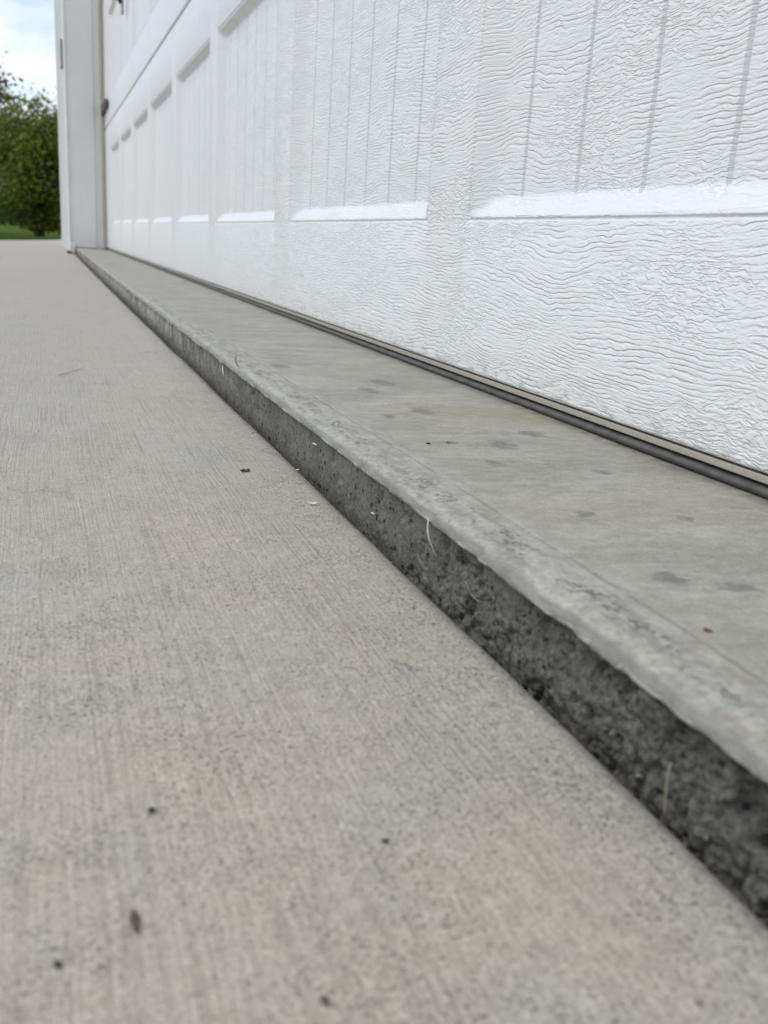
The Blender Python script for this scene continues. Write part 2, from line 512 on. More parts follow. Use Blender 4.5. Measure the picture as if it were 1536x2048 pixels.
def mat_door():
    t = NT('embossed_white_paint')
    p = t.obj
    x, y, z = t.sep(p)
    q = t.comb(0.0, y, z)

    def sn(sy, sz, amp, detail=2.0, off=(0, 0, 0)):
        n = t.noise(t.scale(q, (1, sy, sz), off), 1.0, detail, 0.55)
        return mul(t, t.math('SUBTRACT', n, 0.5), amp)
    u = t.math('ADD', z, sn(3.0, 8.0, 0.046, 2))
    u = t.math('ADD', u, sn(15.0, 38.0, 0.0125, 2, (0, 3, 8)))
    u = t.math('ADD', u, sn(85.0, 160.0, 0.0036, 3, (0, 9, 2)))
    ph = t.math('DIVIDE', u, 0.0031)
    tri = t.math('PINGPONG', ph, 0.5)                      # 0..0.5
    line = t.ramp(tri, 0.03, 0.30, 1.0, 0.0)
    amp = t.ramp(t.noise(t.scale(q, (1, 26, 95), (0, 5, 1)), 1.0, 2, 0.6), 0.38, 0.58, 0.25, 1.0)
    line = mul(t, line, amp)
    # short crumpled wrinkles between the long lines
    wz = t.math('ADD', t.math('ADD', z, sn(15.0, 38.0, 0.0125, 2, (0, 3, 8))), sn(110.0, 120.0, 0.0042, 2, (0, 1, 6)))
    wr = t.noise(t.comb(0.0, t.math('MULTIPLY', y, 64.0), t.math('MULTIPLY', wz, 330.0)), 1.0, 2.0, 0.5)
    wr = t.ramp(t.math('ABSOLUTE', t.math('SUBTRACT', wr, 0.5)), 0.0, 0.10, 1.0, 0.0)
    zone = t.ramp(t.noise(t.scale(q, (1, 7, 22), (0, 2, 4)), 1.0, 2, 0.5), 0.44, 0.60)
    h = t.math('SUBTRACT', 1.0, t.math('MAXIMUM', mul(t, line, t.ramp(zone, 0, 1, 1.0, 0.45)), mul(t, wr, t.ramp(zone, 0, 1, 0.30, 0.85))))
    pressed = t.math('SUBTRACT', 1.0, t.math('MULTIPLY', t.ramp(x, 0.3006, 0.3022), t.math('SUBTRACT', 1.0, mul(t, t.ramp(x, 0.3108, 0.3114), t.ramp(x, 0.3125, 0.3119)))))
    pressed = t.ramp(pressed, 0, 1, 0.62, 1.0)
    n = t.bump(mul(t, h, pressed, t.ramp(y, 1.0, 3.5, 1.0, 0.35)), 0.00052)
    orange = t.noise(p, 900.0, 2, 0.5)
    n = t.bump(orange, 0.00003, normal=n)
    base = (0.668, 0.685, 0.695, 1)
    # road dust thrown against the foot of the door
    dust = mul(t, t.ramp(z, 0.058, 0.039), t.ramp(t.noise(t.scale(q, (1, 60, 160)), 1.0, 4, 0.7), 0.46, 0.66))
    base = t.mix(mul(t, dust, 0.75), base, (0.42, 0.39, 0.33, 1))
    low = t.ramp(z, 0.075, 0.040)
    spk = t.math('MULTIPLY', t.spots(t.vadd(q, t.vscale(t.noise(p, 600.0, 2, 0.6, colour=True), 0.002)), 0.0042, 0.08, 0.26, 0.16), low)
    spk2 = mul(t, t.spots(q, 0.05, 0.012, 0.022, 0.22), t.ramp(z, 0.5, 0.1))
    base = t.mix(mul(t, t.math('MAXIMUM', spk, spk2), 0.92), base, (0.03, 0.03, 0.03, 1))
    smear = mul(t, t.ramp(t.noise(t.scale(q, (1, 4, 2.2), (0, 7, 3)), 1.0, 4, 0.6), 0.5, 0.75), 0.10)
    base = t.mix(smear, base, (0.60, 0.64, 0.66, 1))
    t.set(Base_Color=base, Roughness=0.36, Specular_IOR_Level=0.5, Normal=n)
    return t.m


def mat_lawn():
    t = NT('lawn')
    p = t.obj
    c = t.mix(t.ramp(t.noise(p, 1.3, 5, 0.65), 0.35, 0.65), (0.048, 0.095, 0.009, 1), (0.092, 0.150, 0.016, 1))
    c = t.mix(t.ramp(t.noise(p, 45.0, 3, 0.7), 0.3, 0.7), t.mix(1.0, c, (0.6, 0.6, 0.6, 1), 'MULTIPLY'), c)
    t.set(Base_Color=c, Roughness=0.9, Specular_IOR_Level=0.05, Normal=t.bump(t.noise(p, 60.0, 3, 0.7), 0.02))
    return t.m


def mat_leaf(name, a, b, c):
    t = NT(name)
    g = t.t.nodes.new('ShaderNodeAttribute')
    g.attribute_name = 'tint'
    f = t.sep(g.outputs['Color'])
    k = t.mix(f[0], (*a, 1), (*b, 1))
    k = t.mix(f[1], k, (*c, 1))
    t.set(Base_Color=k, Roughness=0.6, Specular_IOR_Level=0.18)
    tr = t.t.nodes.new('ShaderNodeBsdfTranslucent')
    t.link(k, tr.inputs['Color'])
    mx = t.t.nodes.new('ShaderNodeMixShader')
    mx.inputs[0].default_value = 0.28
    t.t.links.new(t.b.outputs[0], mx.inputs[1])
    t.t.links.new(tr.outputs[0], mx.inputs[2])
    t.t.links.new(mx.outputs[0], t.out.inputs['Surface'])
    return t.m


M_DRIVE = mat_driveway()
M_SLAB = mat_slab()
M_DOOR = mat_door()
M_LAWN = mat_lawn()
M_TRIM = simple('white_vinyl_trim', (0.82, 0.825, 0.805), 0.5, var=0.03, vscale=6)
M_WALL = simple('white_wall_paint', (0.52, 0.535, 0.53), 0.65, var=0.04, vscale=8)
M_STOP = simple('tan_stop', (0.54, 0.49, 0.41), 0.6, var=0.08, vscale=12)
M_ALU = simple('dusty_aluminium', (0.36, 0.328, 0.28), 0.55, metal=0.2, var=0.14, vscale=900, bump=0.0)
M_RUBBER = simple('grey_rubber', (0.062, 0.059, 0.055), 0.5, spec=0.45, var=0.32, vscale=70, bump=0.0004)
M_GAP = simple('black_gap', (0.012, 0.012, 0.012), 0.9)
M_IRON = simple('black_iron', (0.022, 0.022, 0.024), 0.45)
M_IRON_GREY = simple('grey_iron', (0.22, 0.225, 0.225), 0.5)
M_PLATE = simple('grey_plate', (0.33, 0.34, 0.32), 0.5)
M_BARK = simple('bark', (0.085, 0.066, 0.05), 0.85, var=0.4, vscale=25, bump=0.01)
M_LEAF = mat_leaf('leaf', (0.070, 0.125, 0.020), (0.21, 0.26, 0.040), (0.36, 0.27, 0.06))
M_LEAF2 = mat_leaf('dark_leaf', (0.020, 0.034, 0.018), (0.045, 0.058, 0.028), (0.07, 0.045, 0.035))
M_GRASS = mat_leaf('grass_blade', (0.045, 0.100, 0.009), (0.085, 0.15, 0.015), (0.12, 0.16, 0.03))
M_STRAW = simple('straw', (0.34, 0.29, 0.17), 0.6, var=0.25, vscale=300)
M_STRAW_G = simple('green_straw', (0.27, 0.26, 0.12), 0.6, var=0.3, vscale=300)
M_STRAW_P = simple('pale_straw', (0.62, 0.57, 0.42), 0.6, var=0.2, vscale=300)
M_TWIG = simple('twig', (0.10, 0.08, 0.06), 0.8, var=0.3, vscale=300)
M_CHIP_D = simple('dark_chip', (0.018, 0.015, 0.012), 0.7)
M_CHIP_R = simple('red_chip', (0.15, 0.055, 0.035), 0.7, var=0.3, vscale=400)
M_CHIP_Y = simple('yellow_chip', (0.36, 0.24, 0.07), 0.7, var=0.3, vscale=300)
M_CHIP_B = simple('brown_chip', (0.075, 0.055, 0.030), 0.7, var=0.4, vscale=400)
M_CHIP_T = simple('tan_chip', (0.21, 0.165, 0.085), 0.8, var=0.45, vscale=500)
M_FLAKE = simple('white_flake', (0.60, 0.58, 0.52), 0.6)

# ------------------------------------------------------------------ the setting
DOOR_X = 0.300
DOOR_Y0, DOOR_Y1 = -0.46, 5.12
SLAB_END = 5.06


def log_rows(y0, y1, k, lo):
    r = [y0]
    while r[-1] < y1:
        r.append(r[-1] + max(lo, k * abs(r[-1])))
    r[-1] = y1
    return np.array(r)


def drive_end(x):
    return 10.0 - 7.0 * (1 - np.exp(-np.maximum(0.16 - x, -0.3) / 1.2))


# driveway: a sheet that rolls over a tooled, rounded edge next to the step
NOSE = 0.1395
rows = np.concatenate([np.linspace(-3.0, 0.04, 60)[:-1], log_rows(0.04, 6.6, 0.0035, 0.0008)])
r_n = 0.011
ang = np.radians(np.linspace(90, 0, 14))
prof = [(NOSE, -0.05), (NOSE, -0.03), (NOSE, -0.0165)]
prof += [(NOSE - r_n + r_n * math.cos(a), -r_n + r_n * math.sin(a)) for a in ang[::-1]]
xs = NOSE - r_n - np.concatenate([np.linspace(0.0015, 0.14, 70), 0.14 + np.geomspace(0.003, 9.0, 46)])
prof += [(x, 0.0) for x in xs]
prof = np.array(prof)
Y = np.repeat(rows[:, None], len(prof), 1)
X = np.repeat(prof[None, :, 0], len(rows), 0)
Z = np.repeat(prof[None, :, 1], len(rows), 0)
edge_w = np.clip((X - (NOSE - 0.03)) / 0.03, 0, 1)
X = X + edge_w * ((fbm(Y * 9, Y * 0, Y * 0 + 2.2, 4) - 0.5) * 0.0026 - 0.0004)
X = X + edge_w * 0.012 * np.clip((Y - 1.5) / 3.5, 0, 1.2) ** 1.5
flat = np.clip((-0.001 - 0 + Z) * 0 + 1, 0, 1)
Z = Z + (fbm(X * 28, Y * 28, X * 0 + 4.4, 4) - 0.5) * 0.0011 * np.clip(1 + Z / 0.01, 0, 1)
Z = Z - 0.0009 * np.clip((X - (NOSE - 0.055)) / 0.05, 0, 1) ** 2 * np.clip(1 + Z / 0.01, 0, 1)
drive = grid_obj('driveway', np.stack([X, Y, Z], -1), M_DRIVE)
# the far apron beyond the garage corner, up to the curved edge by the lawn
xa = np.linspace(-9.2, 0.9, 70)
ta = np.linspace(0, 1, 24)
ye = np.maximum(drive_end(xa), 6.9)
XA = np.repeat(xa[:, None], 24, 1)
YA = 6.6 + (ye[:, None] - 6.6) * ta[None, :]
ZA = (fbm(XA * 3, YA * 3, XA * 0 + 1, 3) - 0.5) * 0.002
PA = np.stack([XA, YA, ZA], -1)
PA = np.concatenate([PA, PA[:, -1:, :] + np.array([0, 0.004, -0.004]), PA[:, -1:, :] + np.array([0, 0.006, -0.12])], 1)
grid_obj('driveway_apron', PA[::-1], M_DRIVE)
tag(drive, kind='structure')
tag(bpy.data.objects['driveway_apron'], kind='structure')

# garage floor slab: top, tooled margin, rounded ragged lip, rough formed face
rows = np.concatenate([np.linspace(-1.2, 0.05, 40)[:-1], log_rows(0.05, SLAB_END + 0.06, 0.0020, 0.0005)])
LIPX, FACEX = 0.1388, 0.1418
pf = []
for i, x in enumerate(np.concatenate([np.geomspace(0.9, 0.30, 14), np.linspace(0.295, 0.172, 26)])):
    pf.append((x, 0.0288 - 0.0015 * min(1, max(0, (x - 0.165) / 0.13)), 0))
for x in np.linspace(0.1705, 0.1475, 26):
    pf.append((x, 0.0288 - 0.0006 * max(0, (0.1640 - x) / 0.016), 1))
for a in np.linspace(6, 92, 22):                       # rounding over to the lip
    pf.append((0.1475 - 0.0087 * math.sin(math.radians(a)), 0.0282 - 0.0045 * (1 - math.cos(math.radians(a))), 1))
pf.append((LIPX + 0.0003, 0.0229, 2))
pf.append((LIPX + 0.0014, 0.0224, 2))
for zz in np.linspace(0.0218, -0.035, 80):
    pf.append((FACEX, zz, 3))
pf = np.array(pf)
Y = np.repeat(rows[:, None], len(pf), 1)
X = np.repeat(pf[None, :, 0], len(rows), 0)
Z = np.repeat(pf[None, :, 1], len(rows), 0)
K = np.repeat(pf[None, :, 2], len(rows), 0)
# top undulation and margin scars
top = (K < 1.5)
Z = Z + top * (fbm(X * 14, Y * 14, X * 0, 4) - 0.5) * 0.0010
Z = Z + (K == 1) * (fbm(X * 240, Y * 55, X * 0 + 3, 4) - 0.5) * 0.0008
Z = Z - 0.0005 * np.exp(-((X - 0.1642) / 0.0009) ** 2) * top
# lip: the edge wanders and is chipped
lipw = np.clip((0.150 - X) / 0.011, 0, 1) * (K < 2.5)
jag = (fbm(Y * 16, Y * 0, Y * 0 + 7, 3) - 0.5) * 0.0016 + (fbm(Y * 130, Y * 0, Y * 0 + 1, 3) - 0.5) * (0.0009 + 0.0012 * np.clip((0.4 - Y) / 0.25, 0, 1))
chip = np.clip(fbm(Y * 70, Y * 0, Y * 0 + 12, 3) - 0.60, 0, 1) * (0.002 + 0.007 * np.clip((0.45 - Y) / 0.25, 0, 1))
X = X + lipw * (jag + chip)
Z = Z + lipw * (K > 0.5) * ((fbm(Y * 40, Y * 0, Y * 0 + 21, 3) - 0.5) * 0.0012 - chip * 0.15)
# face: honeycombed close by, denser further away
near = np.clip((0.42 - Y) / 0.30, 0, 1)
rough = 0.0007 + 0.0030 * near ** 1.4
fm = (K == 3)
b1 = fbm(Y * 110, Z * 110, X * 0 + 5, 5, 0.68) - 0.5
b2 = np.abs(fbm(Y * 210, Z * 210, X * 0 + 15, 3, 0.65) - 0.5) * 2
cav = np.clip(fbm(Y * 130, Z * 130, X * 0 + 31, 3, 0.6) - 0.60, 0, 1) * 0.036 * (0.15 + 0.85 * near)
cv1 = np.clip(1 - np.abs(fbm(Y * 95 + 3, Z * 120, X * 0 + 51, 3, 0.55) - 0.5) * 9, 0, 1) ** 2
cv2 = np.clip(1 - np.abs(fbm(Y * 230 + 8, Z * 260, X * 0 + 77, 2, 0.5) - 0.5) * 7, 0, 1) ** 2
break_ = np.clip((fbm(Y * 22, Z * 22, X * 0 + 90, 3) - 0.36) / 0.2, 0, 1) * near ** 0.8
cav = cav + (cv1 * 0.0026 + cv2 * 0.0013) * break_
X = X + fm * (rough * (b1 * 2.0 - b2 * 0.35) + cav) + fm * (0.0016 * near)
X = X + fm * np.clip((0.0 - Z) / 0.03, 0, 1) * 0.002
X = X + np.clip((0.172 - X) / 0.02, 0, 1) * 0.012 * np.clip((Y - 1.5) / 3.5, 0, 1.2) ** 1.5
slab = grid_obj('garage_floor', np.stack([X, Y, Z], -1)[:, ::-1], M_SLAB)
tag(slab, kind='structure')

# soil in the joint, lawn and far ground
xg = np.concatenate([-np.geomspace(900, 0.6, 60), np.linspace(-0.5, 0.5, 41), np.geomspace(0.6, 900, 60)])
yg = np.concatenate([np.linspace(-40, 6.0, 24), np.linspace(6.2, 40, 120), np.geomspace(41, 1500, 50)])
YG, XG = np.meshgrid(yg, xg, indexing='ij')
ZG = -0.052 - 0.20 * np.clip((YG - 9) / 24, 0, 1) + (fbm(XG * 0.4, YG * 0.4, XG * 0, 3) - 0.5) * 0.03
lawn = grid_obj('lawn', np.stack([XG, YG, ZG], -1)[:, ::-1], M_LAWN)
tag(lawn, kind='structure')


def ground_z(x, y):
    return -0.052 - 0.20 * min(1, max(0, (y - 9) / 24))


# grass blades where the lawn meets the drive and behind it
n = 26000
gy = 7.2 + rng.random(n) ** 1.6 * 26
gx = -0.085 * gy * 1.3 + rng.random(n) * (0.085 * gy * 1.3 + 0.06 * gy)
ok = gy > drive_end(gx) + 0.02
gx, gy = gx[ok], gy[ok]
n = len(gx)
ha = rng.random(n) * 2 * np.pi
hh = 0.022 + rng.random(n) * 0.03
hw = 0.0025 + 0.0006 * gy * 0.35
gz = -0.055 - 0.20 * np.clip((gy - 9) / 24, 0, 1)
b0 = np.stack([gx - np.cos(ha) * hw, gy - np.sin(ha) * hw, gz], -1)
b1_ = np.stack([gx + np.cos(ha) * hw, gy + np.sin(ha) * hw, gz], -1)
lean = (rng.random((n, 2)) - 0.5) * 0.03
tp = np.stack([gx + lean[:, 0], gy + lean[:, 1], gz + hh], -1)
V = np.stack([b0, b1_, tp], 1).reshape(-1, 3)
F = np.arange(3 * n).reshape(-1, 3)
grass = link_mesh('grass', V, F, M_GRASS, smooth=False)


def set_tint(o, per_face, r, g):
    a = o.data.attributes.new('tint', 'FLOAT_COLOR', 'FACE')
    arr = np.zeros((len(o.data.polygons), 4), np.float32)
    arr[:, 0] = np.repeat(r, per_face)[:len(arr)]
    arr[:, 1] = np.repeat(g, per_face)[:len(arr)]
    arr[:, 3] = 1
    a.data.foreach_set('color', arr.reshape(-1))


set_tint(grass, 1, rng.random(n), np.clip(rng.random(n) * 1.6 - 1.0, 0, 1))
tag(grass, kind='stuff')

# ------------------------------------------------------------------ garage door
door = empty('garage_door', 'white embossed sectional garage door with recessed beaded panels above the concrete step', 'garage door',
             loc=(DOOR_X, 2.3, 0.028))
PITCH, PLEN, FAR0 = 0.5655, 0.487, 0.676
SEC_H = 0.5495
SEC_Z0 = 0.0386
d_off = np.array([0.0, 0.0003, 0.0008, 0.0013, 0.0022, 0.0026, 0.0030, 0.0034, 0.0060, 0.0095, 0.0130, 0.0160, 0.0172, 0.0180, 0.0188, 0.0200])
d_dep = np.array([0.0, 0.0001, 0.0007, 0.0013, 0.0014, 0.0012, 0.0006, 0.0004, 0.0026, 0.0053, 0.0080, 0.0103, 0.0111, 0.0115, 0.0117, 0.0117])
panels = [(FAR0 + PITCH * k - PLEN, FAR0 + PITCH * k) for k in range(-1, 8)]


def section(z0, z1, mat):
    ys = {DOOR_Y0, DOOR_Y1}
    grooves = []
    for a, b in panels:
        for o in d_off * 1.5:
            ys.add(round(a + o, 5))
            ys.add(round(b - o, 5))
        for k in range(6):
            g = a + 0.064 + 0.0718 * k
            grooves.append(g)
            for o in (-0.0030, -0.0023, -0.0016, -0.0008, 0.0, 0.0008, 0.0016, 0.0023, 0.0030):
                ys.add(round(g + o, 5))
    ys = np.array(sorted(ys))
    ys = ys[(ys >= DOOR_Y0) & (ys <= DOOR_Y1)]
    pz0, pz1 = z0 + 0.1084, z1 - 0.1125
    zs = {z0, z0 + 0.0006, z0 + 0.0015, z0 + 0.003, z1, z1 - 0.001, z1 - 0.003, z1 - 0.006}
    for o in d_off:
        zs.add(round(pz0 + o, 5))
        zs.add(round(pz1 - o, 5))
    zs.update(np.round(np.linspace(pz0 + 0.03, pz1 - 0.03, 8), 5))
    zs = np.array(sorted(zs))
    YY, ZZ = np.meshgrid(ys, zs, indexing='ij')
    dep = np.zeros_like(YY)
    for a, b in panels:
        d = np.minimum(np.minimum(YY - a, b - YY) / 1.5, np.minimum(ZZ - pz0, pz1 - ZZ))
        dep = np.maximum(dep, np.interp(d, d_off, d_dep, left=0, right=d_dep[-1]))
    gi = np.zeros_like(YY)
    for g in grooves:
        gi = np.maximum(gi, np.clip(1 - np.abs(YY - g) / 0.0023, 0, 1))
    inside = np.clip((dep - 0.0060) / 0.0056, 0, 1)
    dep = dep + gi * inside * 0.0032
    # rounded top and bottom lips of the section
    dep = dep + 0.0012 * np.clip(1 - (ZZ - z0) / 0.0018, 0, 1) ** 2 + 0.0045 * np.clip(1 - (z1 - ZZ) / 0.0065, 0, 1) ** 2
    P = np.stack([DOOR_X + dep, YY, ZZ], -1)
    # close it with a back so it is a real slab 40 mm thick
    back = P[:, [0, -1]].copy()
    back[:, :, 0] = DOOR_X + 0.040
    P = np.concatenate([back[:, :1], P, back[:, 1:]], 1)
    o = grid_obj('door_section', P[:, ::-1], mat, None)
    o.parent = door
    o.matrix_parent_inverse = Matrix.Translation(-door.location)
    return o


for k in range(4):
    section(SEC_Z0 + SEC_H * k + (0.0 if k == 0 else 0.0022), SEC_Z0 + SEC_H * (k + 1) - 0.0022, M_DOOR)


def dpart(o, parent=door):
    o.parent = parent
    o.matrix_parent_inverse = parent.matrix_world.inverted() if parent.parent is None and parent.type == 'EMPTY' else Matrix()
    if parent is door:
        o.matrix_parent_inverse = Matrix.Translation(-door.location)
    return o


# dark tongue behind the joints, retainer, rubber bulb seal
for k in range(1, 4):
    zj = SEC_Z0 + SEC_H * k
    dpart(box('joint_tongue', DOOR_X + 0.006, DOOR_X + 0.03, DOOR_Y0, DOOR_Y1, zj - 0.004, zj + 0.004, M_GAP))
ret = dpart(box('bottom_retainer', DOOR_X + 0.0008, DOOR_X + 0.036, DOOR_Y0, DOOR_Y1, 0.0340, 0.0374, M_ALU, bev=0.0005))
dpart(box('retainer_gap_shade', DOOR_X + 0.004, DOOR_X + 0.034, DOOR_Y0, DOOR_Y1, 0.0330, 0.0385, M_GAP))  # black backing stands in for the shadow in the gaps around the retainer
rws = np.concatenate([np.linspace(DOOR_Y0, 0.1, 12)[:-1], log_rows(0.1, DOOR_Y1, 0.02, 0.004)])
aa = np.radians(np.linspace(100, 290, 22))
YS = np.repeat(rws[:, None], len(aa), 1)
sag = (fbm(YS * 3, YS * 0, YS * 0 + 3, 3) - 0.5) * 0.0012
XS = DOOR_X + 0.0062 + np.cos(aa)[None, :] * 0.0062 + sag
ZS = 0.0299 + np.sin(aa)[None, :] * 0.0033 * (1 + sag * 60)
seal = dpart(grid_obj('bottom_seal', np.stack([XS, YS, ZS], -1), M_RUBBER))
seal['label'] = 'dark grey rubber bulb seal along the bottom of the door'

# decorative iron: strap hinge at the far edge and a pull handle further in
zc = 0.672
bm = bmesh.new()
outl = [(5.078, 0.022), (4.99, 0.020), (4.90, 0.015), (4.82, 0.013), (4.77, 0.021), (4.735, 0.011), (4.70, 0.0)]
pts = [(y, zc + h) for y, h in outl] + [(y, zc - h) for y, h in outl[-2::-1]]
vs0 = [bm.verts.new((DOOR_X - 0.0150, y, z)) for y, z in pts]
vs1 = [bm.verts.new((DOOR_X - 0.0002, y, z)) for y, z in pts]
bm.faces.new(vs0)
bm.faces.new(vs1[::-1])
for i in range(len(pts)):
    j = (i + 1) % len(pts)
    bm.faces.new((vs0[i], vs1[i], vs1[j], vs0[j]))
dpart(bm_obj('strap_hinge', bm, M_IRON))


def tube(pts, rad, seg=8, flat=1.0):
    """swept tube through pts (list of Vector), rad per point"""
    V_, F_ = [], []
    pts = [Vector(p) for p in pts]
    for i, p in enumerate(pts):
        d = (pts[min(i + 1, len(pts) - 1)] - pts[max(i - 1, 0)]).normalized()
        up = Vector((0, 0, 1)) if abs(d.z) < 0.9 else Vector((1, 0, 0))
        a = d.cross(up).normalized()
        b = a.cross(d).normalized()
        for k in range(seg):
            t = 2 * math.pi * k / seg
            V_.append(p + a * math.cos(t) * rad[i] + b * math.sin(t) * rad[i] * flat)
    for i in range(len(pts) - 1):
        for k in range(seg):
            F_.append((i * seg + k, i * seg + (k + 1) % seg, (i + 1) * seg + (k + 1) % seg, (i + 1) * seg + k))
    F_.append(tuple(range(seg))[::-1])
    F_.append(tuple((len(pts) - 1) * seg + k for k in range(seg)))
    return V_, F_


hy = 3.84
hv, hf = tube([(DOOR_X - 0.006, hy, 0.905), (DOOR_X - 0.020, hy, 0.925), (DOOR_X - 0.022, hy, 0.98), (DOOR_X - 0.022, hy, 1.06),
               (DOOR_X - 0.020, hy, 1.115), (DOOR_X - 0.006, hy, 1.135)], [0.008, 0.008, 0.0095, 0.0095, 0.008, 0.008])
hnd = dpart(link_mesh('pull_handle', hv, hf, M_IRON))
for z0, z1 in ((0.868, 0.918), (1.122, 1.172)):
    o = box('mounting_plate', DOOR_X - 0.006, DOOR_X - 0.0001, hy - 0.016, hy + 0.016, z0, z1, M_IRON_GREY, bev=0.002)
    o.parent = hnd
    o.matrix_parent_inverse = (hnd.matrix_parent_inverse.inverted() @ Matrix.Translation((0, 0, 0)))
    o.matrix_parent_inverse = Matrix()

# ------------------------------------------------------------------ the garage around it
gar = empty('garage_building', 'white garage wall and boxed corner post at the far end of the door', 'garage', loc=(0.13, 5.1, 0.0))


def gpart(o):
    o.parent = gar
    o.matrix_parent_inverse = Matrix.Translation(-gar.location)
    return o


WX = 0.1235
gpart(box('front_wall', WX + 0.004, 0.42, 5.10, 7.0, -0.06, 2.95, M_WALL))
gpart(box('header', WX + 0.003, 0.42, -0.62, 5.098, 2.232, 2.95, M_WALL))  # unseen wall above the door, added to block skylight
gpart(box('jamb_face', WX + 0.0064, 0.252, 5.062, 5.099, 0.030, 2.231, M_TRIM, bev=0.002))
gpart(box('corner_trim', WX - 0.002, WX + 0.0062, 5.050, 5.12, 0.012, 2.95, M_TRIM, bev=0.002))
gpart(box('corner_trim', WX - 0.004, WX + 0.06, 6.985, 7.012, -0.05, 2.95, M_TRIM, bev=0.002))
gpart(box('inner_jamb', 0.2525, 0.30 + 0.045, 5.070, 5.099, 0.0285, 2.231, M_TRIM))
gpart(box('base_block', WX - 0.002, 0.150, 5.046, 5.0605, 0.000, 0.052, M_TRIM, bev=0.003))
st = gpart(box('door_stop', 0.2835, 0.2985, 5.060, 5.084, 0.029, 2.231, M_STOP, bev=0.002))
st['label'] = 'tan weather stop strip beside the door'
gpart(box('wall_plate', WX - 0.009, WX + 0.0035, 5.45, 5.53, 0.90, 1.03, M_PLATE, bev=0.003))


# ------------------------------------------------------------------ trees beyond the lawn
def tree(name, label, x, y, height, rx, ry, crown_z, crown_h, nleaf, leaf, mat, seed, stems=4, gap=0.42, warm=1.0, cone=0.0):
    g = np.random.default_rng(seed)
    z0 = ground_z(x, y)
    root = empty(name, label, 'tree', loc=(x, y, z0))
    bm = bmesh.new()
    tips = []
    for s in range(stems):
        a = 2 * math.pi * s / stems + g.random()
        r_top = (0.35 + 0.4 * g.random())
        pts = []
        for t in np.linspace(0, 1, 9):
            rr = r_top * t ** 1.2
            pts.append(Vector((math.cos(a) * rr * rx + (g.random() - .5) * .08 * rx + math.cos(a) * 0.03,
                               math.sin(a) * rr * ry + (g.random() - .5) * .08 * ry + math.sin(a) * 0.03,
                               -0.05 + t * height * (0.78 + 0.16 * g.random()))))
        rad = [0.018 * height * (1 - 0.88 * t) for t in np.linspace(0, 1, 9)]
        V_, F_ = tube(pts, rad, 7)
        vb = [bm.verts.new(v) for v in V_]
        for f in F_:
            bm.faces.new([vb[i] for i in f])
        for k in range(2, 9):
            for q in range(3):
                b = a + (g.random() - .5) * 4
                e = pts[k - 1] + Vector((math.cos(b) * rx * (0.35 + .4 * g.random()), math.sin(b) * ry * (0.35 + .4 * g.random()), height * (0.03 + 0.16 * g.random())))
                m = (pts[k - 1] + e) / 2 + Vector((0, 0, -0.02 * height))
                V_, F_ = tube([pts[k - 1], m, e], [rad[k - 1] * .5, rad[k - 1] * .32, 0.003 * height * .4], 5)
                vb = [bm.verts.new(v) for v in V_]
                for f in F_:
                    bm.faces.new([vb[i] for i in f])
                tips.append(e)
    o = bm_obj('trunk', bm, M_BARK, None, smooth=True)
    o.parent = root
    # leaf clumps through the crown volume
    nc = 300
    C = []
    while len(C) < nc:
        p = g.random(3) * 2 - 1
        r = np.linalg.norm(p)
        if r > 1 or r < 0.25:
            continue
        w = 1 - cone * max(0, p[2]) * 0.75
        if math.hypot(p[0], p[1]) > w:
            continue
        C.append((p[0] * rx, p[1] * ry, crown_z + p[2] * crown_h))
    C = np.array(C)
    keep = fbm(C[:, 0] / rx * 1.9 + 5, C[:, 1] / ry * 1.9, C[:, 2] / rx * 1.9, 2) > gap
    C = C[keep]
    cs = 0.11 + 0.12 * g.random(len(C))
    ci = g.integers(0, len(C), nleaf)
    P = C[ci] + g.normal(size=(nleaf, 3)) * (cs[ci] * rx)[:, None] * np.array([1, 1, 0.8])
    low = height * (0.03 + 0.02 * g.random(nleaf)) + 0.22 * np.abs(P[:, 0]) * g.random(nleaf)
    P[:, 2] = np.where(P[:, 2] < low, low + height * 0.25 * g.random(nleaf), P[:, 2])
    nrm = g.normal(size=(nleaf, 3)) + np.array([0, 0, 0.6])
    nrm /= np.linalg.norm(nrm, axis=1)[:, None]
    t1 = np.cross(nrm, g.normal(size=(nleaf, 3)))
    t1 /= np.linalg.norm(t1, axis=1)[:, None]
    t2 = np.cross(nrm, t1)
    L = leaf * (0.6 + 0.8 * g.random(nleaf))[:, None]
    Wd = L * 0.55
    Q = np.stack([P - t1 * L, P + t2 * Wd - nrm * L * .15, P + t1 * L, P - t2 * Wd - nrm * L * .15], 1).reshape(-1, 3)
    lo = link_mesh('crown', Q, np.arange(4 * nleaf).reshape(-1, 4), mat, None, smooth=False)
    lo.parent = root
    ctint = g.random(len(C))
    hz = np.clip((P[:, 2] / height - 0.45) / 0.55, 0, 1)
    set_tint(lo, 1, np.clip(ctint[ci] * 0.8 + (g.random(nleaf) - 0.5) * 0.5 + 0.1, 0, 1),
             np.clip(hz ** 2 * warm * (0.25 + 0.75 * ctint[ci]) + (g.random(nleaf) - 0.7) * 0.25, 0, 1))
    return root


